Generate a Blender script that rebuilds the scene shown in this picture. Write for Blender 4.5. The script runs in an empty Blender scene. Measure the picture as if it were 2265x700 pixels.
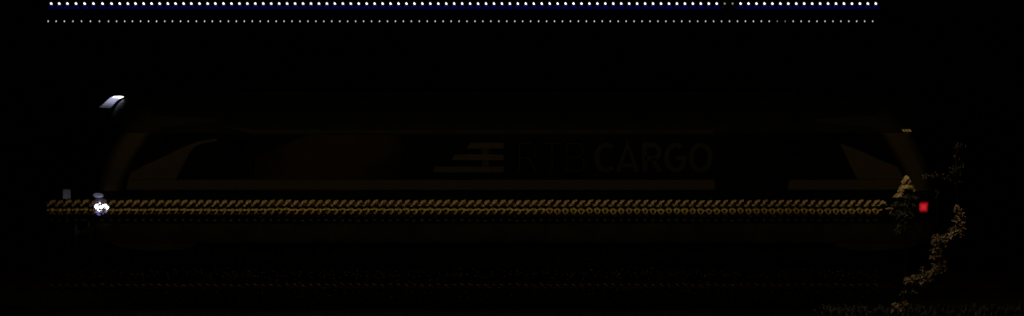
import bpy, bmesh, math, random
from mathutils import Vector, Matrix

R = math.radians
scene = bpy.context.scene
COL = scene.collection
random.seed(7)

# ------------------------------------------------------------------ camera, world, sun, exposure
CAM_Z, CAM_D = 2.75, 60.0
cam_data = bpy.data.cameras.new('camera')
cam_data.sensor_width = 36.0
cam_data.lens = 36.0 * CAM_D / 22.65
cam_data.clip_end = 1500.0
cam = bpy.data.objects.new('camera', cam_data)
cam.location = (0.0, -CAM_D, CAM_Z)
cam.rotation_euler = (R(90), 0, 0)
COL.objects.link(cam)
scene.camera = cam

SUN_ELEV = 32.0
world = bpy.data.worlds.new('World')
scene.world = world
world.use_nodes = True
wn = world.node_tree.nodes
bg = wn['Background']
sky = wn.new('ShaderNodeTexSky')
sky.sky_type = 'NISHITA'
sky.sun_disc = False
sky.sun_elevation = R(SUN_ELEV)
sky.sun_rotation = R(180)
world.node_tree.links.new(sky.outputs[0], bg.inputs[0])
bg.inputs[1].default_value = 0.00001          # night: next to nothing

sun_data = bpy.data.lights.new('night_glow', 'SUN')
sun_data.energy = 0.030
sun_data.color = (1.0, 0.64, 0.17)
sun_data.angle = R(6)
sun = bpy.data.objects.new('night_glow', sun_data)
sun.rotation_euler = (R(90 - SUN_ELEV), 0, 0)   # shines towards +Y and down, from the camera side
sun.location = (0, -40, 30)
COL.objects.link(sun)

scene.view_settings.view_transform = 'Standard'
scene.view_settings.look = 'None'
scene.view_settings.exposure = 0.0
scene.view_settings.gamma = 1.0
scene.view_settings.use_curve_mapping = False
scene.render.film_transparent = False
scene.cycles.sample_clamp_indirect = 1.0
scene.cycles.filter_width = 1.65

# ------------------------------------------------------------------ helpers
def at(px, py, Y):
    """photo point on the vertical plane Y -> world point"""
    s = 0.01 * (CAM_D + Y) / CAM_D
    return Vector(((px - 1132.5) * s, Y, CAM_Z + (350 - py) * s))

def material(name, color, rough=0.6, metal=0.0, noise=0.0, nscale=8.0, bump=0.0, bscale=60.0,
             emit=None, estr=0.0, spec=0.5, detail=4.0):
    m = bpy.data.materials.new(name)
    m.use_nodes = True
    nt = m.node_tree
    b = nt.nodes['Principled BSDF']
    b.inputs['Base Color'].default_value = (*color, 1)
    b.inputs['Roughness'].default_value = rough
    b.inputs['Metallic'].default_value = metal
    b.inputs['Specular IOR Level'].default_value = spec
    tc = nt.nodes.new('ShaderNodeTexCoord')
    if noise:
        n = nt.nodes.new('ShaderNodeTexNoise')
        n.inputs['Scale'].default_value = nscale
        n.inputs['Detail'].default_value = detail
        nt.links.new(tc.outputs['Object'], n.inputs['Vector'])
        mp = nt.nodes.new('ShaderNodeMapRange')
        mp.inputs['From Min'].default_value = 0.3
        mp.inputs['From Max'].default_value = 0.7
        mp.inputs['To Min'].default_value = 1 - noise
        mp.inputs['To Max'].default_value = 1 + noise
        nt.links.new(n.outputs['Fac'], mp.inputs['Value'])
        mx = nt.nodes.new('ShaderNodeVectorMath')
        mx.operation = 'SCALE'
        mx.inputs[0].default_value = color
        nt.links.new(mp.outputs[0], mx.inputs['Scale'])
        nt.links.new(mx.outputs[0], b.inputs['Base Color'])
    if bump:
        n2 = nt.nodes.new('ShaderNodeTexNoise')
        n2.inputs['Scale'].default_value = bscale
        nt.links.new(tc.outputs['Object'], n2.inputs['Vector'])
        bp = nt.nodes.new('ShaderNodeBump')
        bp.inputs['Strength'].default_value = bump
        nt.links.new(n2.outputs['Fac'], bp.inputs['Height'])
        nt.links.new(bp.outputs[0], b.inputs['Normal'])
    if emit:
        b.inputs['Emission Color'].default_value = (*emit, 1)
        b.inputs['Emission Strength'].default_value = estr
    return m

def new_mesh(name, verts, faces, mat, smooth=False):
    me = bpy.data.meshes.new(name)
    me.from_pydata([tuple(v) for v in verts], [], faces)
    me.materials.append(mat)
    if smooth:
        for p in me.polygons:
            p.use_smooth = True
    me.update()
    return me

def link(name, me, parent=None, loc=None):
    o = bpy.data.objects.new(name, me)
    COL.objects.link(o)
    if parent is not None:
        o.parent = parent
    if loc is not None:
        o.location = loc
    return o

def tag(o, label=None, cat=None, group=None, kind=None):
    if label: o['label'] = label
    if cat: o['category'] = cat
    if group: o['group'] = group
    if kind: o['kind'] = kind
    return o

def empty(name, loc, label, cat, group=None):
    o = bpy.data.objects.new(name, None)
    o.empty_display_size = 0.1
    o.location = loc
    COL.objects.link(o)
    return tag(o, label, cat, group)

class MB:
    """collects shapes for one mesh"""
    def __init__(self):
        self.v, self.f = [], []
    def add(self, vs, fs):
        o = len(self.v)
        self.v += [tuple(p) for p in vs]
        self.f += [tuple(i + o for i in f) for f in fs]
        return self
    def box(self, c, d):
        x, y, z = c; a, b, e = d[0] / 2, d[1] / 2, d[2] / 2
        vs = [(x + i * a, y + j * b, z + k * e) for k in (-1, 1) for j in (-1, 1) for i in (-1, 1)]
        return self.add(vs, [(0, 2, 3, 1), (4, 5, 7, 6), (0, 1, 5, 4), (2, 6, 7, 3), (0, 4, 6, 2), (1, 3, 7, 5)])
    def prism(self, poly, y0, y1):
        """poly: (x, z) outline, y0 near the camera"""
        n = len(poly)
        vs = [(x, y0, z) for x, z in poly] + [(x, y1, z) for x, z in poly]
        fs = [tuple(range(n)), tuple(range(2 * n - 1, n - 1, -1))]
        fs += [(i, n + i, n + (i + 1) % n, (i + 1) % n) for i in range(n)]
        return self.add(vs, fs)
    def tube(self, pts, r, n=8, r2=None):
        pts = [Vector(p) for p in pts]
        k = len(pts)
        rings = []
        for i, p in enumerate(pts):
            d = (pts[min(i + 1, k - 1)] - pts[max(i - 1, 0)]).normalized()
            u = d.orthogonal().normalized() if i == 0 else (self._u - d * self._u.dot(d)).normalized()
            self._u = u
            w = d.cross(u)
            rr = r if r2 is None else r + (r2 - r) * i / (k - 1)
            rings.append([p + (u * math.cos(2 * math.pi * j / n) + w * math.sin(2 * math.pi * j / n)) * rr for j in range(n)])
        vs = [v for g in rings for v in g]
        fs = [(i * n + j, i * n + (j + 1) % n, (i + 1) * n + (j + 1) % n, (i + 1) * n + j) for i in range(k - 1) for j in range(n)]
        fs += [tuple(range(n - 1, -1, -1)), tuple((k - 1) * n + j for j in range(n))]
        return self.add(vs, fs)
    def lathe(self, prof, c=(0, 0, 0), axis='z', n=16):
        """prof: (radius, along)"""
        vs, fs = [], []
        for r, h in prof:
            for j in range(n):
                a = 2 * math.pi * j / n
                p = (r * math.cos(a), r * math.sin(a), h)
                if axis == 'y': p = (p[0], p[2], p[1])
                if axis == 'x': p = (p[2], p[0], p[1])
                vs.append((p[0] + c[0], p[1] + c[1], p[2] + c[2]))
        for i in range(len(prof) - 1):
            for j in range(n):
                fs.append((i * n + j, i * n + (j + 1) % n, (i + 1) * n + (j + 1) % n, (i + 1) * n + j))
        fs.append(tuple(range(n - 1, -1, -1)))
        fs.append(tuple((len(prof) - 1) * n + j for j in range(n)))
        return self.add(vs, fs)
    def ellipsoid(self, c, r, n=16, m=9):
        prof = [(max(1e-3, math.sin(math.pi * i / m)), -math.cos(math.pi * i / m)) for i in range(m + 1)]
        o = len(self.v)
        self.lathe(prof, (0, 0, 0), 'z', n)
        for i in range(o, len(self.v)):
            p = self.v[i]
            self.v[i] = (c[0] + p[0] * r[0], c[1] + p[1] * r[1], c[2] + p[2] * r[2])
        return self
    def leaf(self, base, tip, width, lean=0.8, bend=0.12):
        """a pointed leaf blade; lean 0 = upright towards the camera, near 1 = lying flat"""
        b, t = Vector(base), Vector(tip)
        ax = t - b
        L = ax.length
        a = ax.normalized()
        perp = Vector((-a.z, 0, a.x))
        if perp.length < 1e-4: perp = Vector((1, 0, 0))
        perp.normalize()
        if perp.z < 0: perp = -perp
        w = (perp * math.sqrt(max(0.0, 1 - lean * lean)) + Vector((0, 1, 0)) * lean).normalized()
        nn = a.cross(w).normalized()
        if nn.z < 0: nn = -nn
        vs = [b]
        for f, k in ((0.22, 0.7), (0.5, 1.0), (0.78, 0.68)):
            mid = b + ax * f + nn * bend * L * math.sin(math.pi * f)
            vs += [mid - w * width * 0.5 * k, mid - nn * width * 0.12 * k, mid + w * width * 0.5 * k]
        vs.append(t)
        fs = [(0, 1, 2), (0, 2, 3), (1, 4, 5, 2), (2, 5, 6, 3), (4, 7, 8, 5), (5, 8, 9, 6), (7, 10, 8), (8, 10, 9)]
        return self.add(vs, fs)
    def mesh(self, name, mat, smooth=False):
        me = new_mesh(name, self.v, self.f, mat, smooth)
        bm = bmesh.new(); bm.from_mesh(me)
        bmesh.ops.recalc_face_normals(bm, faces=bm.faces)
        bm.to_mesh(me); bm.free()
        return me
    def build(self, name, mat, parent=None, smooth=False, loc=None):
        return link(name, self.mesh(name, mat, smooth), parent, loc)

def ordinal(n):
    return f"{n}{'th' if 10 <= n % 100 <= 20 else {1: 'st', 2: 'nd', 3: 'rd'}.get(n % 10, 'th')}"

# ------------------------------------------------------------------ materials
M_soil = material('dark_wet_soil', (0.009, 0.008, 0.006), 0.95, noise=0.5, nscale=3, bump=0.6, bscale=30, spec=0.1)
M_ballast = material('dark_ballast', (0.035, 0.032, 0.028), 0.95, noise=0.5, nscale=12, bump=0.5, bscale=40, spec=0.15)
M_sleeper = material('concrete_sleeper', (0.06, 0.055, 0.05), 0.9, noise=0.3, nscale=6, spec=0.2)
M_rail = material('worn_rail_steel', (0.16, 0.12, 0.09), 0.35, 0.9, noise=0.3, nscale=20)
M_light = material('light_grey_paint', (0.40, 0.35, 0.22), 0.55, noise=0.10, nscale=4, bump=0.05, bscale=5, spec=0.2)
M_letter = material('grey_letter_film', (0.22, 0.23, 0.15), 0.6, noise=0.10, nscale=5, spec=0.2)
M_thin = material('dim_letter_film', (0.18, 0.21, 0.14), 0.6, noise=0.10, nscale=5, spec=0.2)
M_red = material('rust_red_film', (0.24, 0.155, 0.06), 0.6, noise=0.35, nscale=1.3, spec=0.2)
M_redbar = material('red_film', (0.34, 0.22, 0.12), 0.6, noise=0.10, nscale=5, spec=0.2)
M_topband = material('weathered_grey_film', (0.20, 0.19, 0.14), 0.6, noise=0.15, nscale=3, spec=0.2)
M_dark = material('charcoal_paint', (0.018, 0.020, 0.018), 0.5, noise=0.2, nscale=2, spec=0.2)
M_under = material('underframe_grime', (0.030, 0.026, 0.020), 0.8, noise=0.4, nscale=5, bump=0.2, spec=0.2)
M_skirt = material('dusty_skirt_paint', (0.17, 0.145, 0.09), 0.75, noise=0.25, nscale=2.5, spec=0.2)
M_glass = material('dark_cab_glass', (0.008, 0.009, 0.010), 0.08, spec=0.3)
M_rubber = material('black_rubber', (0.012, 0.012, 0.012), 0.8, spec=0.2)
M_steel = material('dull_steel', (0.20, 0.19, 0.17), 0.5, 0.7, noise=0.2, nscale=9)
M_roof = material('roof_grey_green', (0.035, 0.050, 0.030), 0.7, noise=0.25, nscale=3, spec=0.2)
M_insul = material('brown_insulator', (0.05, 0.025, 0.015), 0.35)
M_head = material('headlight_glow', (0.8, 0.8, 0.85), 0.2, emit=(0.95, 0.93, 1.0), estr=6.0)
M_headbloom = material('headlight_bloom', (0.4, 0.4, 0.6), 0.3, emit=(0.50, 0.38, 1.0), estr=0.30)  # violet bloom round the headlight, painted as a weakly emissive surround
M_headfaint = material('headlight_faint_bloom', (0.3, 0.3, 0.4), 0.3, emit=(0.60, 0.52, 1.0), estr=0.018)
M_headdim = material('position_light_glow', (0.5, 0.5, 0.6), 0.3, emit=(0.75, 0.75, 1.0), estr=0.075)
M_led = material('led_bar_glow', (0.8, 0.8, 0.85), 0.2, emit=(0.95, 0.9, 1.0), estr=2.2)
M_strip = [material('lamp_lens_glow', (0.6, 0.6, 0.7), 0.3, emit=(0.66, 0.66, 1.0), estr=e) for e in (0.62, 0.50, 0.36, 0.17, 0.06)]
M_tail = material('tail_light_glow', (0.5, 0.02, 0.02), 0.3, emit=(1.0, 0.016, 0.03), estr=0.34)
M_tailrim = material('tail_light_rim_glow', (0.3, 0.01, 0.01), 0.4, emit=(1.0, 0.012, 0.02), estr=0.07)
M_tailhot = material('tail_light_core_glow', (0.5, 0.02, 0.02), 0.3, emit=(1.0, 0.035, 0.06), estr=0.48)
M_amber = material('amber_mark_glow', (0.5, 0.4, 0.2), 0.4, emit=(1.0, 0.64, 0.22), estr=0.08)  # weak amber glow for three small slanted marks
M_bulb = material('white_bulb_glow', (0.9, 0.9, 0.9), 0.3, emit=(1.0, 0.99, 0.97), estr=1.35)
M_bulbdim = material('weak_yellow_bulb_glow', (0.6, 0.6, 0.3), 0.4, emit=(0.62, 0.68, 0.32), estr=0.42)
M_small = material('small_bulb_glow', (0.8, 0.8, 0.8), 0.3, emit=(1.0, 1.0, 0.97), estr=0.55)
M_smalldim = material('faint_small_bulb_glow', (0.6, 0.6, 0.6), 0.4, emit=(1.0, 0.98, 0.95), estr=0.14)
M_flare = material('blue_flare', (0.012, 0.012, 0.62), 0.6, spec=0.1, emit=(0.02, 0.0, 1.0), estr=0.022)  # blue lens flare below the lamps, painted as a weakly glowing cone
M_flareoff = material('blue_flare_unlit', (0.012, 0.012, 0.62), 0.6, spec=0.1)
M_socket = material('black_socket', (0.01, 0.01, 0.01), 0.7, spec=0.1)
M_cable = material('black_cable', (0.002, 0.002, 0.002), 0.8, spec=0.1)
M_mast = material('dark_mast', (0.012, 0.012, 0.012), 0.8, noise=0.2, nscale=4, spec=0.1)
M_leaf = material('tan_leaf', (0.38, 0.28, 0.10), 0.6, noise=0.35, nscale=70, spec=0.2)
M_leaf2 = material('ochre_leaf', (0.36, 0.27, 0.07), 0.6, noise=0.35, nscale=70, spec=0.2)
M_lowleaf = material('shaded_low_leaf', (0.07, 0.06, 0.035), 0.7, noise=0.4, nscale=50, spec=0.15)  # low leaves, their dim lighting put into the colour
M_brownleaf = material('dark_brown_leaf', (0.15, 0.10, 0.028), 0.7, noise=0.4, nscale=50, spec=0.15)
M_shadeleaf = material('shaded_leaf', (0.10, 0.09, 0.05), 0.7, noise=0.3, nscale=60, spec=0.15)
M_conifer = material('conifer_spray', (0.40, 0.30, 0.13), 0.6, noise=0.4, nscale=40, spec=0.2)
M_shadespray = material('shaded_spray', (0.036, 0.03, 0.016), 0.7, noise=0.5, nscale=20, spec=0.2)  # darker copy of the spray, with the shading painted into its colour
M_ivy = material('ivy_leaf', (0.24, 0.165, 0.085), 0.45, noise=0.85, nscale=30, spec=0.5)
M_bark = material('dark_bark', (0.03, 0.022, 0.015), 0.9, noise=0.4, nscale=30, bump=0.4, spec=0.1)
M_weed = material('weed_leaf', (0.02, 0.017, 0.009), 0.6, noise=0.5, nscale=20, spec=0.3)
M_plate = material('white_plate', (0.24, 0.24, 0.26), 0.5, noise=0.25, nscale=9)
M_post = material('post_steel', (0.02, 0.02, 0.02), 0.7, spec=0.2)

# ------------------------------------------------------------------ the setting: ground, ballast, track
GZ = -0.45
def ground_height(x, y):
    d = max(0.0, abs(y - 1.0) - 20)
    return GZ + 0.02 * math.sin(x * 1.7 + y) * math.cos(y * 1.3) + d * 0.0
xs = [-600, -200, -60, -30] + [i * 1.0 for i in range(-18, 19)] + [30, 60, 200, 600]
ys = [-90, -70, -55, -40, -25] + [i * 1.0 for i in range(-14, 10)] + [20, 60, 200, 700]
gv = [(x, y, ground_height(x, y) if abs(x) < 20 and -20 < y < 12 else GZ) for y in ys for x in xs]
nx = len(xs)
gf = [(j * nx + i, j * nx + i + 1, (j + 1) * nx + i + 1, (j + 1) * nx + i) for j in range(len(ys) - 1) for i in range(nx - 1)]
tag(link('ground', new_mesh('ground', gv, gf, M_soil, True)), kind='structure')

TY = 1.5      # track centre line
m = MB()
prof = [(-3.4, GZ - 0.1), (-1.9, -0.20), (1.9, -0.20), (3.4, GZ - 0.1)]
vs = [(x, TY + y, z) for x in (-300, 300) for y, z in prof]
m.add(vs, [(0, 1, 5, 4), (1, 2, 6, 5), (2, 3, 7, 6)])
tag(m.build('ballast_bed', M_ballast), kind='structure')

# loose stones on the near shoulder and between the sleepers
m = MB()
oct_v = [(1, 0, 0), (-1, 0, 0), (0, 1, 0), (0, -1, 0), (0, 0, 1), (0, 0, -1)]
oct_f = [(0, 2, 4), (2, 1, 4), (1, 3, 4), (3, 0, 4), (2, 0, 5), (1, 2, 5), (3, 1, 5), (0, 3, 5)]
for i in range(9000):
    x = random.uniform(-14, 14)
    y = random.uniform(-1.9, 4.4)
    e = abs(y - TY)
    z = -0.20 if e < 1.9 else -0.20 - (e - 1.9) * 0.233
    s = random.uniform(0.018, 0.038)
    rot = Matrix.Rotation(random.uniform(0, 6.28), 3, Vector((random.random(), random.random(), random.random() + 0.1)).normalized())
    m.add([Vector((x, y, z + 0.008)) + rot @ Vector((a * s * random.uniform(0.6, 1.2), b * s, c * s * 0.8)) for a, b, c in oct_v], oct_f)
tag(m.build('ballast_stones', M_ballast), 'loose dark stones of the track ballast', 'gravel', kind='stuff')

track = empty('railway_track', (0, TY, 0), 'dark single railway track running under the locomotive', 'track')
rail_prof = [(-0.07, -0.172), (0.07, -0.172), (0.07, -0.155), (0.012, -0.13), (0.012, -0.045), (0.036, -0.03),
             (0.036, -0.006), (0.026, 0.0), (-0.026, 0.0), (-0.036, -0.006), (-0.036, -0.03), (-0.012, -0.045), (-0.012, -0.13), (-0.07, -0.155)]
for yy in (-0.7535, 0.7535):
    k = len(rail_prof)
    mm = MB().add([(x, yy + a, b) for x in (-300, 300) for a, b in rail_prof],
                  [(i, (i + 1) % k, k + (i + 1) % k, k + i) for i in range(k)])
    mm.build('rail', M_rail, track)
sl = MB().prism([(-0.13, -0.36), (0.13, -0.36), (0.10, -0.176), (-0.10, -0.176)], -1.3, 1.3).mesh('sleeper', M_sleeper)
for i in range(-21, 22):
    link('sleeper', sl, track, (i * 0.6 + 0.2, 0, 0))

# ------------------------------------------------------------------ locomotive
LX = 0.075
loco = empty('locomotive', (LX, TY, 0.0), 'long dark electric freight locomotive with grey stripes and lettering on its side', 'locomotive')

def lp(px, py):            # photo point on the near side wall -> local x, z
    return ((px - 1140) * 0.01, 6.25 - py * 0.01)

# body shell as stacked plan outlines: z, half width, start of the nose curve, nose tip
LEV = [(0.88, 1.46, 8.55, 9.30), (0.95, 1.49, 8.60, 9.34), (1.15, 1.50, 8.62, 9.37), (1.30, 1.50, 8.62, 9.38),
       (1.32, 1.50, 8.62, 9.38), (1.70, 1.50, 8.62, 9.38), (2.05, 1.50, 8.60, 9.36), (2.30, 1.50, 8.57, 9.34),
       (2.54, 1.50, 8.50, 9.32), (2.80, 1.50, 8.38, 9.29), (3.05, 1.50, 8.24, 9.26), (3.30, 1.495, 8.10, 9.22),
       (3.40, 1.47, 8.02, 9.20), (3.60, 1.38, 7.90, 9.15), (3.80, 1.24, 7.75, 9.08), (3.98, 1.06, 7.55, 8.98),
       (4.08, 0.90, 7.40, 8.88), (4.14, 0.70, 7.20, 8.70), (4.17, 0.40, 6.9, 8.40)]
LEV = [(z, w, s_, c + 0.13 * min(1.0, max(0.0, (3.4 - z) / 0.9))) for z, w, s_, c in LEV]
NC = 14
def half_outline(w, s, c, n=2.6):
    pts = []
    for i in range(NC + 1):
        a = (math.pi / 2) * i / NC
        ca, sa = math.cos(a), math.sin(a)
        pts.append((s + (c - s) * (sa ** (2 / n)), w * (ca ** (2 / n))))
    return pts
verts, faces, fm = [], [], []
rows = []
for z, w, s, c in LEV:
    h = half_outline(w, s, c)
    side = [(-s + 2 * s * i / 24, -w) for i in range(1, 24)]
    ring = [(x, -y) for x, y in reversed(h)]
    # full loop: right tip -> near side -> left tip -> far side
    loop = [(x, -y) for x, y in h[::-1]]                      # tip(right) .. near right
    loop += side[::-1]
    loop += [(-x, -y) for x, y in h]                          # near left .. tip(left)
    loop += [(-x, y) for x, y in h[::-1]][1:]                 # left tip .. far left
    loop += [(x, -y) for x, y in side]
    loop += [(x, y) for x, y in h][:-1]
    rows.append(len(verts))
    verts += [(x, y, z) for x, y in loop]
N = len(loop)
for r in range(len(LEV) - 1):
    for j in range(N):
        faces.append((rows[r] + j, rows[r] + (j + 1) % N, rows[r + 1] + (j + 1) % N, rows[r + 1] + j))
        zm = (LEV[r][0] + LEV[r + 1][0]) / 2
        fm.append(1 if zm < 1.31 else (2 if zm > 3.32 else 0))
faces.append(tuple(range(rows[-1], rows[-1] + N))); fm.append(2)
faces.append(tuple(range(N - 1, -1, -1))); fm.append(1)

# body paint: charcoal with a light band round each cab corner (an edge curve in |x| over z)
def body_paint(name, base, light):
    mt = material(name, base, 0.5, spec=0.2)
    nt = mt.node_tree
    b = nt.nodes['Principled BSDF']
    tc = nt.nodes.new('ShaderNodeTexCoord')
    sp = nt.nodes.new('ShaderNodeSeparateXYZ')
    nt.links.new(tc.outputs['Object'], sp.inputs[0])
    ab = nt.nodes.new('ShaderNodeMath'); ab.operation = 'ABSOLUTE'
    nt.links.new(sp.outputs[0], ab.inputs[0])
    zz = nt.nodes.new('ShaderNodeMapRange')
    zz.inputs['From Min'].default_value = 2.0; zz.inputs['From Max'].default_value = 4.0
    nt.links.new(sp.outputs[2], zz.inputs['Value'])
    def curve(pts):
        c = nt.nodes.new('ShaderNodeFloatCurve')
        cv = c.mapping.curves[0]
        P = [((z - 2.0) / 2.0, (x - 5.0) / 5.0) for z, x in pts]
        cv.points[0].location = P[0]; cv.points[1].location = P[-1]
        for p in P[1:-1]:
            cv.points.new(*p)
        c.mapping.update()
        nt.links.new(zz.outputs[0], c.inputs['Value'])
        s = nt.nodes.new('ShaderNodeMath'); s.operation = 'MULTIPLY_ADD'
        s.inputs[1].default_value = 5.0; s.inputs[2].default_value = 5.0
        nt.links.new(c.outputs[0], s.inputs[0])
        return s
    def ramp(a, bnode, soft, sign):
        d = nt.nodes.new('ShaderNodeMath'); d.operation = 'SUBTRACT'
        nt.links.new(a.outputs[0], d.inputs[0]); nt.links.new(bnode.outputs[0], d.inputs[1])
        r = nt.nodes.new('ShaderNodeMapRange')
        r.inputs['From Min'].default_value = -soft * sign; r.inputs['From Max'].default_value = soft * sign
        nt.links.new(d.outputs[0], r.inputs['Value'])
        return r
    outer = curve([(2.0, 9.16), (2.5, 9.07), (3.0, 8.84), (3.32, 8.63), (3.6, 8.42), (4.0, 8.1)])
    inner = curve([(2.0, 8.80), (2.4, 8.67), (3.0, 8.32), (3.32, 8.08), (3.45, 7.80), (3.6, 6.6), (3.7, 8.0), (4.0, 8.1)])
    a1 = ramp(ab, outer, 0.14, -1)
    a2 = ramp(ab, inner, 0.08, 1)
    gate = nt.nodes.new('ShaderNodeMath'); gate.operation = 'GREATER_THAN'
    gate.inputs[1].default_value = 2.02
    nt.links.new(sp.outputs[2], gate.inputs[0])
    m1 = nt.nodes.new('ShaderNodeMath'); m1.operation = 'MULTIPLY'
    m2 = nt.nodes.new('ShaderNodeMath'); m2.operation = 'MULTIPLY'
    nt.links.new(a1.outputs[0], m1.inputs[0]); nt.links.new(a2.outputs[0], m1.inputs[1])
    nt.links.new(m1.outputs[0], m2.inputs[0]); nt.links.new(gate.outputs[0], m2.inputs[1])
    mix = nt.nodes.new('ShaderNodeMix'); mix.data_type = 'RGBA'
    mix.inputs['A'].default_value = (*base, 1); mix.inputs['B'].default_value = (*light, 1)
    nt.links.new(m2.outputs[0], mix.inputs['Factor'])
    nt.links.new(mix.outputs['Result'], b.inputs['Base Color'])
    return mt
M_body = body_paint('body_paint_charcoal_with_light_corners', (0.018, 0.020, 0.018), (0.40, 0.36, 0.24))
M_rooftop = body_paint('roof_paint_with_light_corners', (0.035, 0.050, 0.030), (0.14, 0.13, 0.08))
me = new_mesh('body', verts, faces, M_body)
me.materials.append(M_skirt); me.materials.append(M_rooftop)
for p, i in zip(me.polygons, fm):
    p.material_index = i
    p.use_smooth = True
body = link('body', me, loco)
bm = bmesh.new(); bm.from_mesh(me); bmesh.ops.recalc_face_normals(bm, faces=bm.faces)
for e in bm.edges:
    if len(e.link_faces) == 2 and e.calc_face_angle(0) > R(35): e.smooth = False
bm.to_mesh(me); bm.free()

YS = -1.5                                    # near side wall, local
def decal(name, pts, mat, parent=body, proud=0.006, label=None, far=False):
    poly = [lp(*p) for p in pts]
    o = MB().prism(poly, YS - proud, YS - 0.0005).build(name, mat, parent)
    if label: o['label'] = label
    return o

# livery films
def fade_film(mt, base):
    """a printed flash that fades into the body colour at both ends"""
    nt = mt.node_tree
    b = nt.nodes['Principled BSDF']
    src = b.inputs['Base Color'].links[0].from_socket
    tc = nt.nodes.new('ShaderNodeTexCoord')
    sp = nt.nodes.new('ShaderNodeSeparateXYZ')
    nt.links.new(tc.outputs['Object'], sp.inputs[0])
    ad = nt.nodes.new('ShaderNodeMath'); ad.operation = 'MULTIPLY_ADD'
    ad.inputs[1].default_value = -0.9
    nt.links.new(sp.outputs[2], ad.inputs[0]); nt.links.new(sp.outputs[0], ad.inputs[2])
    r = nt.nodes.new('ShaderNodeValToRGB')
    mp = nt.nodes.new('ShaderNodeMapRange')
    mp.inputs['From Min'].default_value = -8.7; mp.inputs['From Max'].default_value = -4.2
    nt.links.new(ad.outputs[0], mp.inputs['Value'])
    e = r.color_ramp.elements
    e[0].position = 0.0; e[0].color = (0, 0, 0, 1)
    e[1].position = 0.97; e[1].color = (0, 0, 0, 1)
    x = e.new(0.36); x.color = (1, 1, 1, 1)
    x = e.new(0.62); x.color = (0.8, 0.8, 0.8, 1)
    nt.links.new(mp.outputs[0], r.inputs['Fac'])
    mix = nt.nodes.new('ShaderNodeMix'); mix.data_type = 'RGBA'
    mix.inputs['A'].default_value = (*base, 1)
    nt.links.new(src, mix.inputs['B']); nt.links.new(r.outputs[0], mix.inputs['Factor'])
    nt.links.new(mix.outputs['Result'], b.inputs['Base Color'])
fade_film(M_red, (0.018, 0.020, 0.018))
decal('cab_side_film', [(283, 397), (291, 381), (318, 367), (345, 355), (372, 342), (400, 328), (425, 318), (445, 312), (478, 307),
                        (480, 312), (452, 317), (432, 324), (420, 337), (405, 367), (389, 397)], M_light, label='light grey wedge beside the left cab window')
decal('side_stripe', [(279, 420), (283, 398), (1580, 398), (1582, 420)], M_light, label='long light grey stripe along the body side')  # stops where the light dropped out; that darkness is put into the shape
decal('cab_side_film', [(1858, 318), (1890, 329), (1920, 342), (1950, 356), (1985, 370), (1994, 385), (1999, 397), (1896, 397), (1884, 372), (1868, 338)],
      M_light, label='light grey wedge beside the right cab window')
decal('side_stripe', [(1742, 420), (1746, 398), (1999, 398), (2003, 420)], M_light, label='short light grey stripe below the right cab')
decal('upper_stripe', [(480, 279), (520, 282), (560, 288), (1578, 288), (1578, 297), (560, 297)], M_topband)
decal('colour_flash', [(530, 397), (560, 352), (610, 328), (660, 306), (690, 299), (880, 299), (895, 330), (884, 360), (900, 397)], M_red, label='rust red flash on the body side')

# emblem of three speed bars with an upright
emb = decal('emblem_bar', [(957, 382), (962, 369), (1114, 369), (1114, 382)], M_light)
decal('emblem_bar', [(1000, 355), (1005, 342), (1114, 342), (1114, 355)], M_light)
decal('emblem_bar', [(1032, 329), (1040, 316), (1114, 316), (1114, 329)], M_light)
decal('emblem_upright', [(1067, 368), (1067, 356), (1081, 356), (1081, 368)], M_redbar)
decal('emblem_upright', [(1067, 341), (1067, 330), (1081, 330), (1081, 341)], M_redbar)

def strokes(name, lines, width, mat):
    mb = MB()
    for ln in lines:
        pts = [Vector((lp(*p)[0], 0, lp(*p)[1])) for p in ln]
        k = len(pts)
        closed = (pts[0] - pts[-1]).length < 1e-6
        left, right = [], []
        for i, p in enumerate(pts):
            if closed:
                a = pts[i - 1] if i > 0 else pts[-2]
                b = pts[i + 1] if i < k - 1 else pts[1]
            else:
                a, b = pts[max(i - 1, 0)], pts[min(i + 1, k - 1)]
            d0 = (p - a).normalized() if (p - a).length > 1e-6 else (b - p).normalized()
            d1 = (b - p).normalized() if (b - p).length > 1e-6 else d0
            d = (d0 + d1)
            d = d.normalized() if d.length > 1e-6 else d1
            nn = Vector((-d.z, 0, d.x))
            sc = 1 / max(0.5, nn.dot(Vector((-d1.z, 0, d1.x))))
            left.append(p + nn * width / 2 * sc); right.append(p - nn * width / 2 * sc)
        for i in range(k - 1):
            q = [left[i], left[i + 1], right[i + 1], right[i]]
            vs = [(v.x, YS - 0.006, v.z) for v in q]
            mb.add(vs, [(0, 1, 2, 3)])
    me_ = mb.mesh(name, mat)
    return link(name, me_, body)

def arc(cx, cy, rx, ry, a0, a1, n=12):
    return [(cx + rx * math.cos(R(a0 + (a1 - a0) * i / n)), cy - ry * math.sin(R(a0 + (a1 - a0) * i / n))) for i in range(n + 1)]
# thin R T B
strokes('letter', [[(1149, 381), (1149, 318), (1172, 318)] + arc(1172, 334, 14, 16, 90, -90, 10) + [(1149, 350)], [(1168, 350), (1187, 381)]], 0.025, M_thin)
strokes('letter', [[(1199, 318), (1243, 318)], [(1221, 318), (1221, 381)]], 0.025, M_thin)
strokes('letter', [[(1254, 379), (1254, 318), (1278, 318)] + arc(1278, 333, 12, 15, 90, -90, 10) + [(1254, 348)],
                   [(1278, 348)] + arc(1278, 363.5, 14, 15.5, 90, -90, 10) + [(1254, 379)]], 0.025, M_thin)
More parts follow.
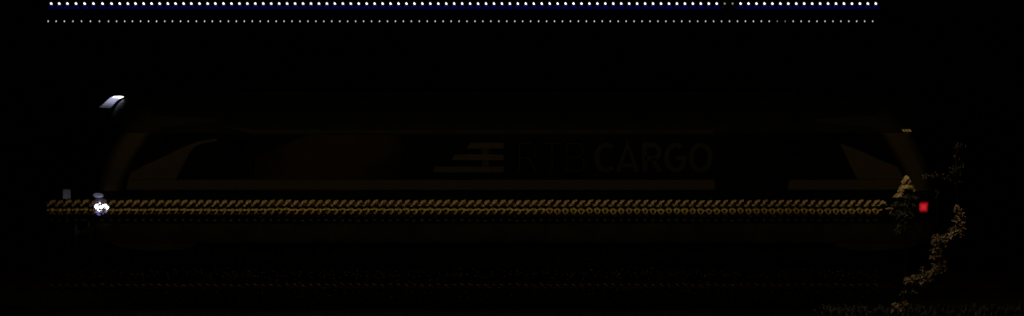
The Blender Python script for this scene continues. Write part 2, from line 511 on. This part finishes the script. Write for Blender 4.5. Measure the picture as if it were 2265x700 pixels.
# bold C A R G O
W = 0.105
strokes('letter', [arc(1341, 349, 21, 28, 50, 310, 18)], W, M_letter)
strokes('letter', [[(1367, 381), (1388, 319), (1409, 381)], [(1376, 366), (1400, 366)]], W * 0.9, M_letter)
strokes('letter', [[(1426, 381), (1426, 321), (1444, 321)] + arc(1444, 336, 14, 15, 90, -90, 10) + [(1426, 351)], [(1443, 351), (1460, 381)]], W, M_letter)
strokes('letter', [arc(1494, 349, 20, 28, 50, 345, 18) + [(1513, 350), (1496, 350)]], W, M_letter)
strokes('letter', [arc(1550, 349, 21, 28, 0, 360, 24)], W, M_letter)

# cab doors, windows, handrails, on each side of the body
def local_box(name, px0, px1, py0, py1, mat, depth=0.012, parent=loco):
    (x0, z1), (x1, z0) = lp(px0, py0), lp(px1, py1)
    return MB().box(((x0 + x1) / 2, YS - depth / 2 - 0.001, (z0 + z1) / 2), (x1 - x0, depth, z1 - z0)).build(name, mat, parent)
for sx in (-1, 1):
    def mx(px): return px if sx < 0 else 2280 - px
    dpx = sorted((mx(497), mx(553)))
    d = local_box('cab_door', dpx[0], dpx[1], 305, 392, M_dark, 0.012)
    (xa, za), (xb, zb) = lp(dpx[0] + 10, 312), lp(dpx[1] - 10, 342)
    MB().box(((xa + xb) / 2, YS - 0.016, (za + zb) / 2), (xb - xa, 0.006, za - zb)).build('window', M_glass, d)
    (xh, zh) = lp(dpx[1] - 9 if sx < 0 else dpx[0] + 9, 368)
    MB().box((xh, YS - 0.028, zh), (0.10, 0.03, 0.03)).build('door_handle', M_under, d)
    for off in (-7, 7):
        (x1, z1), (_, z2) = lp((dpx[0] if off < 0 else dpx[1]) + off, 310), lp(0, 394)
        MB().tube([(x1, YS - 0.002, z1), (x1, YS - 0.06, z1 - 0.02), (x1, YS - 0.06, z2 + 0.02), (x1, YS - 0.002, z2)], 0.014).build('handrail', M_under, loco)
    win = [(mx(a), b) for a, b in [(352, 338), (366, 304), (392, 294), (470, 296), (474, 301), (440, 307), (400, 320)]]
    w = decal('cab_side_window', win, M_glass, loco, 0.010)
    # windscreen: a band wrapped round the nose, set proud of the shell
    vs, fs = [], []
    zs = [2.55, 2.75, 2.95, 3.15, 3.35, 3.5]
    for z in zs:
        for k in range(len(LEV) - 1):
            if LEV[k][0] <= z <= LEV[k + 1][0]:
                t = (z - LEV[k][0]) / (LEV[k + 1][0] - LEV[k][0])
                w_, s_, c_ = [LEV[k][q] + t * (LEV[k + 1][q] - LEV[k][q]) for q in (1, 2, 3)]
                break
        h = half_outline(w_ + 0.004, s_, c_ + 0.006)[6:]
        row = [(x, -y) for x, y in h] + [(x, y) for x, y in h[::-1][1:]]
        vs += [(sx * x, y, z) for x, y in row]
        nr = len(row)
    for r in range(len(zs) - 1):
        for j in range(nr - 1):
            fs.append((r * nr + j, r * nr + j + 1, (r + 1) * nr + j + 1, (r + 1) * nr + j))
    ws = MB().add(vs, fs).build('windscreen', M_glass, loco, True)
    for yy in (-0.45, 0.45):
        MB().tube([(sx * 9.47, yy, 2.50), (sx * 9.42, yy * 0.6, 2.85), (sx * 9.34, yy * 0.35, 3.10)], 0.012).build('wiper', M_rubber, ws)
    # lower cab skirt with rounded lower edge
    sk = [(mx(a), b) for a, b in [(246, 537), (262, 547), (300, 553), (360, 556), (400, 553), (428, 545), (440, 537)]]
    poly = [lp(*p) for p in sk]
    MB().prism(poly, -1.44, 1.44).build('cab_skirt', M_skirt, loco)
    # buffer beam, buffers, coupling
    MB().box((sx * 9.46, 0, 1.06), (0.14, 2.5, 0.34)).build('buffer_beam', M_under, loco)
    for yy in (-0.875, 0.875):
        MB().lathe([(0.10, 0), (0.10, 0.16), (0.075, 0.17), (0.075, 0.30), (0.225, 0.305), (0.225, 0.33), (0.16, 0.345)] if sx > 0 else
                   [(0.10, 0), (0.10, -0.16), (0.075, -0.17), (0.075, -0.30), (0.225, -0.305), (0.225, -0.33), (0.16, -0.345)],
                   (sx * 9.50, yy, 1.06), 'x', 20).build('buffer', M_under, loco, True)
    MB().tube([(sx * 9.40, 0, 1.02), (sx * 9.58, 0, 1.00), (sx * 9.62, 0, 0.72), (sx * 9.55, 0, 0.62)], 0.035).build('coupling', M_under, loco)
    MB().prism([(sx * 9.05, 0.72), (sx * 9.42, 0.66), (sx * 9.46, 0.22), (sx * 9.30, 0.20)], -1.2, 1.2).build('snow_plough', M_under, loco)

# lights of the left (leading) end
def nose_patch(px, py, rx, rz, sx, sy, proud, n=18, k=8, lump=0.0):
    """a lens that follows the rounded corner of the nose"""
    x0, z0 = abs(lp(px, py)[0]), lp(px, py)[1]
    s_, c_, w_ = 8.62, 9.51, 1.50
    vs, fs = [], []
    for i in range(n + 1):
        u = -1 + 2 * i / n
        hgt = max(0.02, (1 - abs(u) ** 2.4) ** 0.5) * rz * (1 + lump * math.sin(5 * u + 1))
        x = x0 + rx * u
        tt = min(0.999, max(0.0, (x - s_) / (c_ - s_)))
        y = w_ * (1 - tt ** 2.6) ** (1 / 2.6)
        for q in range(k + 1):
            v = -1 + 2 * q / k
            pr = proud * (0.15 + 0.85 * math.sqrt(max(0, 1 - u * u * 0.98)) * math.sqrt(max(0, 1 - v * v)))
            vs.append((sx * (x + pr * 0.7), sy * (y + pr), z0 + hgt * v))
    for i in range(n):
        for q in range(k):
            a = i * (k + 1) + q
            fs.append((a, a + 1, a + k + 2, a + k + 1))
    return MB().add(vs, fs)
for sy in (-1, 1):
    hl = nose_patch(218, 460, 0.225, 0.165, -1, sy, 0.03, lump=0.06).build('headlight_and_bloom', M_headbloom, loco, True)
    nose_patch(222, 459, 0.185, 0.095, -1, sy, 0.055, lump=0.12).build('lens', M_head, hl, True)
    nose_patch(217, 444, 0.14, 0.075, -1, sy, 0.018).build('upper_bloom', M_headfaint, hl, True)  # faint bloom above the headlight, made as a glowing patch
    nose_patch(219, 460, 0.24, 0.185, -1, sy, 0.012).build('headlight_rim', M_dark, hl, True)
    nose_patch(212, 433, 0.15, 0.05, -1, sy, 0.04).build('position_light', M_headdim, loco, True)
tl0 = Vector((LX, TY, 0))
def top(px, py, yy=0.0):
    p = at(px, py, TY + yy) - tl0
    return (p.x, p.z)
led = MB().prism([top(252, 216.6), top(255.5, 213.8), top(269, 213.2), top(272.5, 215.3), top(266, 217.6)], -0.26, 0.26).build('top_light', M_led, loco)
edge_l = [(251.5, 214.8), (245, 219), (240, 223.5), (234.5, 228.5), (229, 233.5), (222.5, 238)]
edge_r = [(264, 217.8), (256.5, 221.5), (252.5, 225.5), (248.5, 230), (245, 234.5), (240, 239)]
for k in range(5):
    q = [edge_l[k], edge_r[k], edge_r[k + 1], edge_l[k + 1]]
    MB().prism([top(*p) for p in q], -0.25 + 0.004 * k, 0.25 - 0.004 * k).build('lens', M_strip[k], led)
MB().prism([top(258, 244), top(268, 219.5), top(285, 212), top(300, 228), top(285, 246)], -0.24, 0.34).build('light_housing', M_socket, led)
# tail light and amber marks of the right end
tx, tz = lp(2043, 458.5)
tlp = [(-0.10, -0.075), (-0.085, -0.105), (0.075, -0.105), (0.09, -0.085), (0.105, 0.085), (0.09, 0.105), (-0.07, 0.10), (-0.10, 0.075)]
for sy in (-1, 1):
    tlo = MB().prism([(tx + a * 1.12, tz + b * 1.15) for a, b in tlp], sy * 1.38 - 0.07, sy * 1.38 + 0.07).build('tail_light', M_tailrim, loco)
    MB().prism([(tx + a * 0.86, tz + b * 0.84) for a, b in tlp], sy * 1.38 - 0.085, sy * 1.38 + 0.085).build('lens', M_tail, tlo)
    MB().prism([(tx + 0.005 + a * 0.45, tz + b * 0.45) for a, b in tlp], sy * 1.38 - 0.095, sy * 1.38 + 0.095).build('lamp', M_tailhot, tlo)
for k in range(3):
    bx = 1999.5 + k * 7
    poly = [lp(bx - 3, 286.5), lp(bx + 1.2, 286.5), lp(bx + 4, 291.5), lp(bx - 0.2, 291.5)]
    MB().prism(poly, -1.42, -1.10).build('amber_mark', M_amber, loco)

# bogies
for cx in (-4.75, 4.75):
    bg_ = MB()
    for sy in (-1, 1):
        bg_.prism([(cx - 2.1, 0.62), (cx - 1.9, 0.82), (cx - 0.9, 0.84), (cx - 0.6, 0.60), (cx + 0.6, 0.60), (cx + 0.9, 0.84), (cx + 1.9, 0.82), (cx + 2.1, 0.62),
                   (cx + 1.9, 0.55), (cx + 0.9, 0.56), (cx + 0.6, 0.40), (cx - 0.6, 0.40), (cx - 0.9, 0.56), (cx - 1.9, 0.55)], sy * 1.08 - 0.09, sy * 1.08 + 0.09)
    bogie = bg_.build('bogie', M_under, loco)
    for ax in (-1.5, 1.5):
        for sy in (-1, 1):
            MB().lathe([(0.10, -0.10), (0.18, -0.07), (0.20, -0.045), (0.52, -0.03), (0.56, -0.065), (0.625, -0.065), (0.625, 0.05), (0.66, 0.06), (0.66, 0.08), (0.10, 0.10)],
                       (cx + ax, sy * 0.76, 0.626), 'y', 32).build('wheel', M_under, bogie, True)
            MB().box((cx + ax, sy * 1.10, 0.62), (0.34, 0.24, 0.26)).build('axle_box', M_under, bogie)
            for o in (-0.3, 0.3):
                pts = [(cx + ax + o + 0.07 * math.cos(t * 0.7), sy * 1.10 + 0.07 * math.sin(t * 0.7), 0.63 + 0.008 * t) for t in range(0, 30)]
                MB().tube(pts, 0.012, 5).build('spring', M_under, bogie)
    for o in (-0.35, 0.35):
        MB().lathe([(0.03, 0), (0.05, 0.02), (0.05, 0.30), (0.03, 0.32)], (cx + o, -1.22, 0.55), 'z', 12).build('damper', M_under, bogie)
MB().prism([(-2.3, 0.87), (-2.2, 0.32), (2.2, 0.32), (2.3, 0.87)], -1.25, 1.25).build('transformer_case', M_under, loco)
for px in (1240, 1300):
    x, z = lp(px, 575)
    MB().box((x, -1.262, z), (0.14, 0.02, 0.025)).build('grab_bar', M_steel, loco)

# roof equipment
MB().prism([(-6.4, 4.165), (-6.2, 4.24), (6.2, 4.24), (6.4, 4.165)], -0.38, 0.38).build('roof_hatch', M_roof, loco)
for cx, sd in ((-5.4, 1), (5.4, -1)):
    pb = MB()
    for yy in (-0.45, 0.45):
        pb.tube([(cx - 0.7, yy, 4.32), (cx + 0.7, yy, 4.32)], 0.025, 6)
    for xx in (-0.7, 0.7):
        pb.tube([(cx + xx, -0.45, 4.32), (cx + xx, 0.45, 4.32)], 0.025, 6)
    pan = pb.build('pantograph', M_under, loco)
    MB().tube([(cx - sd * 0.6, 0, 4.34), (cx + sd * 1.0, 0, 4.40)], 0.04, 8).build('lower_arm', M_under, pan)
    MB().tube([(cx + sd * 1.0, 0, 4.40), (cx - sd * 0.5, 0, 4.48)], 0.03, 8).build('upper_arm', M_under, pan)
    for o in (-0.14, 0.14):
        MB().tube([(cx - sd * 0.5 + o, -0.95, 4.40), (cx - sd * 0.5 + o, -0.7, 4.50), (cx - sd * 0.5 + o, 0.7, 4.50), (cx - sd * 0.5 + o, 0.95, 4.40)], 0.02, 6).build('contact_strip', M_under, pan)
    for xx in (-0.7, 0.7):
        for yy in (-0.3, 0.3):
            MB().lathe([(0.05, 0), (0.07, 0.012), (0.04, 0.025), (0.07, 0.037), (0.04, 0.05), (0.05, 0.08)], (cx + xx, yy, 4.239), 'z', 12).build('insulator', M_insul, pan)

# ------------------------------------------------------------------ white marker plate ahead of the locomotive
pc = at(147.5, 430, 0.6)
post = empty('marker_post', (pc.x, 0.6, -0.30), 'slim dark post with a small pale plate, left of the bright headlight', 'marker post')
MB().tube([(0, 0.03, -0.05), (0, 0.03, pc.z + 0.30 + 0.11)], 0.014, 8).build('post', M_post, post)
pl = MB().box((0, 0, 0), (0.20, 0.008, 0.205)).build('plate', M_plate, post, loc=(0, 0.005, pc.z + 0.30))
pl.rotation_euler = (0, 0, R(42))

# ------------------------------------------------------------------ strings of lamps above the plant row
LAMP_Y = -5.6
LOW_Y = -5.2
PLANT_Y = -5.0
lamp_px = [113.5, 131.3, 149.4, 168.4, 187.4, 207, 227, 247, 265, 283, 300, 318, 335.5, 353.4, 371.5, 388.5, 406.4, 423.4, 441.5, 459.6, 476.6, 494.6]
lamp_px += [494.6 + 17.595 * k for k in range(1, 83)]
S = 0.01 * (CAM_D + LAMP_Y) / CAM_D
DIM_TOP, DIM_LOW = (84, 85), (91, 92)

bulb_poly = [(-2.7, -2.4), (2.3, -2.5), (3.0, -1.7), (2.9, -0.7), (1.7, 0.5), (1.3, 2.4), (-2.0, 2.6), (-2.8, 1.6)]
def bulb_mesh(name, mat, k=1.0):
    return MB().prism([(a * S * k, b * S * k) for a, b in bulb_poly], -0.022, 0.022).mesh(name, mat)
me_bulb = bulb_mesh('bulb', M_bulb, 0.82)
me_bulb_dim = bulb_mesh('bulb', M_bulbdim, 0.66)
me_flare = MB().lathe([(2.0 * S, -3.2 * S), (4.2 * S, -4.6 * S), (6.6 * S, -7.6 * S), (8.0 * S, -11.5 * S), (7.8 * S, -11.6 * S), (6.2 * S, -7.9 * S), (3.8 * S, -5.0 * S), (0.5 * S, -3.9 * S)], n=20).mesh('lens_flare', M_flare, True)  # cone standing in for the lens flare under each lamp
me_flare_off = me_flare.copy(); me_flare_off.materials[0] = M_flareoff
me_socket = MB().lathe([(0.006, 2.4 * S), (0.011, 3.2 * S), (0.011, 4.6 * S), (0.004, 5.6 * S)], n=10).mesh('socket', M_socket)
me_sb = MB().lathe([(0.002, -2.3 * S), (1.25 * S, -0.7 * S), (1.55 * S, 0.2 * S), (1.0 * S, 1.2 * S), (0.003, 1.9 * S)], n=12).mesh('bulb', M_small, True)
me_sb_dim = me_sb.copy(); me_sb_dim.materials[0] = M_smalldim
me_ss = MB().lathe([(0.004, 2.0 * S), (0.007, 2.4 * S), (0.007, 3.4 * S), (0.003, 4.2 * S)], n=8).mesh('socket', M_socket)
spot = bpy.data.lights.new('plant_fill', 'SPOT')  # spots added under the lamps to light the plants, not the locomotive
spot.energy = 12.0
spot.color = (1.0, 0.80, 0.50)
spot.spot_size = R(62)
spot.spot_blend = 1.0
spot.shadow_soft_size = 0.02
spot_end = spot.copy()                       # wider, stronger copy, tilted and added to brighten the ivy tree
spot_end.spot_size = R(80)
spot_end.energy = 24.0

for i, px in enumerate(lamp_px):
    c = at(px, 8.3, LAMP_Y)
    dim = i in DIM_TOP
    if dim:
        lab = ('weak yellowish lamp in the top row, the left of the two weak ones' if i == DIM_TOP[0]
               else 'weak yellowish lamp in the top row, the right of the two weak ones')
    else:
        lab = f'bright white lamp over a blue lens flare, {ordinal(i + 1)} from the left in the top row'
    t = empty('hanging_lamp', c, lab, 'lamp', 'lamps of the top row')
    link('bulb', me_bulb_dim if dim else me_bulb, t)
    link('lens_flare', me_flare_off if dim else me_flare, t)
    link('socket', me_socket, t)
    if not dim:
        lo = bpy.data.objects.new('plant_fill', spot)
        COL.objects.link(lo); lo.parent = t; lo.location = (0, 0, -12.5 * S)
        if i >= len(lamp_px) - 10:
            lo.data = spot_end
            lo.rotation_euler = (0, R(-24), 0)
    c2 = at(px - 7.0, 47.5, LOW_Y)
    dim2 = i in DIM_LOW
    lab2 = (('faint small lamp in the lower row, the left of the two faint ones' if i == DIM_LOW[0] else 'faint small lamp in the lower row, the right of the two faint ones')
            if dim2 else f'small white lamp, {ordinal(i + 1)} from the left in the lower row of lamps')
    t2 = empty('string_light', c2, lab2, 'small lamp', 'small lamps of the lower row')
    link('bulb', me_sb_dim if dim2 else me_sb, t2)
    link('socket', me_ss, t2)

top_z = at(0, 8.3, LAMP_Y).z + 5.6 * S
low_z = at(0, 47.5, LOW_Y).z + 4.2 * S
for zc, yc, lab in ((top_z, LAMP_Y, 'thin black cable carrying the top row of lamps'), (low_z, LOW_Y, 'thin black cable carrying the lower row of small lamps')):
    o = MB().tube([(-11.6, yc, zc), (0, yc, zc), (11.6, yc, zc)], 0.0025, 6).build('lamp_cable', M_cable)
    tag(o, lab, 'cable')
for sx, side in ((-1, 'left'), (1, 'right')):
    t = empty('cable_mast', (sx * 11.6, LAMP_Y, GZ), f'dark mast holding the {side} end of the lamp cables', 'mast')
    MB().tube([(0, 0, -0.3), (0, 0, top_z - GZ + 0.25)], 0.06, 12, 0.04).build('pole', M_mast, t)
    MB().tube([(0, 0, low_z - GZ), (0, LOW_Y - LAMP_Y, low_z - GZ)], 0.02, 8).build('bracket', M_mast, t)
    for zc in (top_z, low_z):
        MB().lathe([(0.065, -0.03), (0.07, 0), (0.065, 0.03)], (0, 0, zc - GZ), 'z', 12).build('cable_clamp', M_mast, t)

# ------------------------------------------------------------------ row of slender plants below the lamps
PS = 0.01 * (CAM_D + PLANT_Y) / CAM_D
base_py = 350 + (CAM_Z - GZ) / PS
def pl_pt(dx, py, dy=0.0):
    return (dx * PS, dy, (base_py - py) * PS)
def make_plant(kind):
    q = random.Random(kind + 3)
    def lf(b, e, w, lean, mt, dy=0.0):
        return (MB().leaf(pl_pt(b[0], b[1], dy), pl_pt(e[0], e[1], dy), w * PS, lean), mt)
    L = []
    # upper wing: bright blades in the middle, a duller wing rising right, another falling left
    L.append(lf((-3.5, 452), (1.5, 447.5), 7.5, 0.62, M_leaf, -0.02))
    L.append(lf((-2.0, 450), (3.0, 443.5), 6.5, 0.45, M_leaf))
    L.append(lf((1.0, 447.5), (8.5, 443.0), 5.5, 0.30, M_leaf, 0.01))
    L.append(lf((-2.0, 453), (-10.0, 456.5), 5.0, 0.30, M_leaf, 0.01))
    # lower curl
    if kind == 0:
        L.append(lf((-1, 463), (-9.5, 466), 7.5, 0.72, M_leaf2))
        L.append(lf((-4, 463.5), (7.5, 465.5), 8.0, 0.72, M_leaf2))
        L.append(lf((7.5, 463), (-2.0, 475.5), 5.0, 0.45, M_leaf, -0.02))
    elif kind == 1:
        L.append(lf((3, 461.5), (-9.5, 465.5), 8.5, 0.72, M_leaf2))
        L.append(lf((-1, 463.5), (9.0, 466), 7.0, 0.70, M_leaf2))
        L.append(lf((9.0, 464), (-0.5, 475.5), 5.0, 0.45, M_leaf, -0.02))
        L.append(lf((-5, 466), (1, 475.5), 3.4, 0.40, M_leaf, -0.01))
    else:
        L.append(lf((4, 461.5), (-8, 465), 8.0, 0.70, M_leaf2))
        L.append(lf((-2, 462.5), (8, 467), 6.0, 0.66, M_leaf2))
        L.append(lf((7.5, 464), (0.5, 475.5), 4.4, 0.40, M_leaf, -0.02))
        L.append(lf((-7.5, 464), (0.0, 475.5), 4.4, 0.40, M_leaf, -0.02))
    # tiers underneath, downward light fall-off put into a darker leaf colour
    L.append(lf((-1, 484), (4, 491), 4, 0.20, M_shadeleaf))
    L.append(lf((1, 485), (-5, 490), 4, 0.20, M_shadeleaf))
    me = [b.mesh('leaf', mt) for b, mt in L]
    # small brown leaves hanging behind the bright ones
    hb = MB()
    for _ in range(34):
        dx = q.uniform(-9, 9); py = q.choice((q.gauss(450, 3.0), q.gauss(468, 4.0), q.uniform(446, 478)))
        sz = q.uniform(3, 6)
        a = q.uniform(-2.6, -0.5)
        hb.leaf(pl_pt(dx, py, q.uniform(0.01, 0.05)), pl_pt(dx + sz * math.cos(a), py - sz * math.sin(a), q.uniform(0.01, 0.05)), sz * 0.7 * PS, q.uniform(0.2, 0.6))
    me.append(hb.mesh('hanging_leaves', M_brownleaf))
    st = MB().tube([pl_pt(0, base_py + 6), pl_pt(0.6, 560), pl_pt(-0.4, 500), pl_pt(0, 452)], 0.0045, 6, 0.002).mesh('stem', M_bark)
    return me, st
PL = [make_plant(k) for k in range(3)]
for i, px in enumerate(lamp_px):
    kind = 0 if i < 26 else (1 if i < 62 else 2)
    p = at(px - 0.5, base_py, PLANT_Y)
    t = empty('slender_plant', p, f'slender stem with lit tan leaves, {ordinal(i + 1)} from the left in the plant row', 'plant', 'slender plants in the row')
    t.rotation_euler = (0, 0, R(random.uniform(-9, 9)))
    t.scale = (random.uniform(0.92, 1.08), 1, random.uniform(0.997, 1.003))
    leaves, stem = PL[kind]
    lb = MB()
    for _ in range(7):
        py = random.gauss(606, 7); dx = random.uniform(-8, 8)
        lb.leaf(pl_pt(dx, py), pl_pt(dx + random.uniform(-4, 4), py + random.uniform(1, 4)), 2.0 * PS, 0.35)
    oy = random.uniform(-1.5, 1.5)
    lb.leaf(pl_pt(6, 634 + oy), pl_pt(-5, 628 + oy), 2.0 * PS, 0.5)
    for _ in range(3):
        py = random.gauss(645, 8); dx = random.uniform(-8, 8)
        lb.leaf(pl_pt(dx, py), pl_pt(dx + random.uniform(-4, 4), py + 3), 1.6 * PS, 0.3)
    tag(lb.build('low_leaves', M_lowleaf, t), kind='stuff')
    link('stem', stem, t)
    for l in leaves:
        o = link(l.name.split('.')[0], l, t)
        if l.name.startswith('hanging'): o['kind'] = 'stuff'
# the last, larger plant of the row
p = at(1957, base_py, PLANT_Y)
t = empty('slender_plant', p, 'broader leafy plant closing the right end of the plant row', 'plant', 'slender plants in the row')
MB().tube([pl_pt(0, base_py + 6), pl_pt(-3, 560), pl_pt(-6, 452)], 0.005, 6, 0.002).build('stem', M_bark, t)
for b, e, w, ln in [((-9, 455), (-7, 445), 8, .5), ((-12, 453), (-2, 444), 7, .6), ((-6, 452), (3, 447), 6, .6), ((-8, 453), (-18, 457), 5, .7), ((-4, 450), (6, 455), 3, .5),
                    ((-4, 463), (-14, 466), 6, .7), ((-2, 462), (12, 463), 4, .6), ((6, 458), (18, 466), 3, .5), ((16, 465), (9, 476), 3, .4), ((12, 460), (20, 463), 3, .5)]:
    MB().leaf(pl_pt(*b), pl_pt(*e), w * PS, ln).build('leaf', M_leaf, t)

# ------------------------------------------------------------------ small conifer at the right end of the row
rnd = random.Random(21)
CP = at(2003, base_py, PLANT_Y)
con = empty('conifer', CP, 'small pointed conifer with a lit tip, left of the red tail light', 'tree')
MB().tube([pl_pt(0, base_py + 8), pl_pt(1, 560), pl_pt(1, 440), pl_pt(2, 392)], 0.03, 10, 0.004).build('trunk', M_bark, con)
def tier(mb, y0, y1, rad, n, lobes, size, off=0.0):
    for _ in range(n):
        a = rnd.uniform(0, 2 * math.pi)
        f = rnd.random() ** 0.6
        k = int((a / (2 * math.pi)) * len(lobes)) % len(lobes)
        r = rad * f * lobes[k]
        py = y0 + (y1 - y0) * (f ** 1.6) * rnd.uniform(0.7, 1.1)
        b = Vector(pl_pt(1.5 + off + r * math.cos(a), py)) + Vector((0, r * PS * math.sin(a), 0))
        d = Vector((math.cos(a) * (0.4 + f), math.sin(a) * (0.4 + f), -0.9 + rnd.uniform(-0.4, 0.2))).normalized()
        mb.leaf(b, b + d * rnd.uniform(0.7, 1.2) * size * PS, rnd.uniform(0.3, 0.5) * size * PS, rnd.uniform(0.1, 0.8), 0.18)
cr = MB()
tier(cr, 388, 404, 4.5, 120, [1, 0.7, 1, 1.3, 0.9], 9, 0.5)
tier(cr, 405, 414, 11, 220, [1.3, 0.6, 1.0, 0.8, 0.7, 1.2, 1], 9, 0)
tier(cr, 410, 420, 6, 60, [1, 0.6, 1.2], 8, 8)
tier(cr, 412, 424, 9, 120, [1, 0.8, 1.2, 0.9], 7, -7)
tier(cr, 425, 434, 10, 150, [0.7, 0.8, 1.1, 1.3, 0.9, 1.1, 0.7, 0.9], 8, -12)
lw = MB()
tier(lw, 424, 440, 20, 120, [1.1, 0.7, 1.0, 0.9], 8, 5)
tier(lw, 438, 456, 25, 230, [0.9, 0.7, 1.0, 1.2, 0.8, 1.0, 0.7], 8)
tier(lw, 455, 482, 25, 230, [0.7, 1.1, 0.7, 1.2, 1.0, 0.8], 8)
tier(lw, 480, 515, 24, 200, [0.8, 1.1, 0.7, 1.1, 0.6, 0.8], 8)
lw.build('lower_crown', M_shadespray, con)  # shading from the upper tiers put into the darker colour
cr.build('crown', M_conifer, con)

# ------------------------------------------------------------------ crooked ivy-covered tree to its right
TYV = -5.2
SV = 0.01 * (CAM_D + TYV) / CAM_D
vb = at(1985, 350 + (CAM_Z - GZ) / SV, TYV)
tree = empty('ivy_tree', vb, 'crooked slim tree with patchy small leaves winding up right of the tail light', 'tree')
def vp(px, py, dy=0.0):
    q = at(px, py, TYV)
    return Vector((q.x - vb.x, dy, q.z - vb.z))
path = [(1985, 706), (1988, 685), (2003, 650), (2022, 628), (2058, 608), (2082, 585), (2072, 560), (2069, 538), (2098, 522), (2118, 502), (2120, 475), (2117, 458)]
up = [(2117, 458), (2118, 430), (2113, 400), (2116, 375), (2113, 345), (2122, 326), (2126, 318)]
MB().tube([vp(*p) for p in path], 0.035, 8, 0.014).build('trunk', M_bark, tree, True)
MB().tube([vp(*p) for p in up], 0.014, 6, 0.004).build('branch', M_bark, tree, True)
MB().tube([vp(2117, 430), vp(2110, 405), vp(2080, 392), vp(2045, 391)], 0.008, 6, 0.003).build('branch', M_bark, tree, True)
MB().tube([vp(2069, 545), vp(2072, 480), vp(2074, 440), vp(2070, 418)], 0.008, 6, 0.003).build('branch', M_bark, tree, True)
iv = MB()
def leaf_at(px, py, size, sp=0.16):
    b = vp(px, py, rnd.uniform(-sp, sp))
    d = Vector((rnd.uniform(-1, 1), rnd.uniform(-0.6, 0.3), rnd.uniform(-0.9, 0.5))).normalized()
    iv.leaf(b, b + d * size * SV, size * 0.62 * SV, rnd.uniform(0.1, 0.9), 0.1)
# clumps of leaves along the stem: (px, py, spread x, spread y, leaves)
clumps = [(2117, 462, 6, 7, 34), (2124, 476, 6, 8, 48), (2116, 484, 5, 8, 30), (2126, 494, 5, 7, 44), (2120, 505, 8, 7, 52), (2108, 514, 9, 7, 52), (2122, 517, 8, 6, 36),
          (2095, 524, 8, 6, 40), (2074, 526, 9, 5, 44), (2068, 538, 6, 8, 54), (2084, 534, 8, 6, 34), (2072, 552, 7, 7, 52), (2080, 562, 6, 7, 34), (2062, 570, 5, 4, 12),
          (2084, 580, 8, 7, 50), (2074, 590, 10, 6, 46), (2040, 595, 3, 4, 8), (2062, 602, 12, 6, 60), (2088, 594, 6, 6, 26), (2044, 609, 10, 5, 48), (2024, 614, 8, 5, 40), (2008, 620, 8, 5, 44),
          (2050, 619, 10, 5, 34), (2030, 626, 10, 5, 30), (2018, 645, 8, 3, 26), (2002, 648, 7, 3, 18), (1998, 672, 10, 5, 34), (1984, 674, 6, 4, 18), (1992, 686, 7, 5, 30), (1976, 690, 6, 6, 10)]
for cx, cy, rx, ry, n in clumps:
    for _ in range(n):
        leaf_at(cx + rnd.gauss(0, 0.55) * rx, cy + rnd.gauss(0, 0.55) * ry, rnd.uniform(4, 9), 0.10)
iv.build('crown', M_ivy, tree)
iv = MB()
for cx, cy, rx, ry, n in [(2122, 323, 12, 5, 26), (2114, 348, 7, 6, 14), (2112, 376, 10, 9, 70), (2128, 368, 8, 5, 14), (2050, 390, 10, 5, 22), (2072, 388, 12, 5, 26),
                          (2095, 394, 12, 5, 14), (2120, 404, 10, 4, 8), (2072, 425, 5, 9, 12)]:
    for _ in range(n):
        leaf_at(cx + rnd.gauss(0, 0.6) * rx, cy + rnd.gauss(0, 0.6) * ry, rnd.uniform(3, 6), 0.1)
iv.build('upper_crown', M_shadespray, tree)  # faint twigs, dimmed through the same darker colour

# low weeds on the ground under the tree
wd = MB()
for _ in range(1500):
    x = rnd.uniform(6.3, 10.6); y = rnd.uniform(-6.2, -3.8)
    h = rnd.uniform(0.05, 0.24)
    b = Vector((x, y, GZ - 0.02))
    wd.leaf(b, b + Vector((rnd.uniform(-0.12, 0.12), rnd.uniform(-0.1, 0.1), h)), rnd.uniform(0.02, 0.05), rnd.uniform(0, 0.8), 0.2)
tag(wd.build('ground_cover', M_weed), 'low dark weeds on the ground below the crooked tree', 'weeds', kind='stuff')
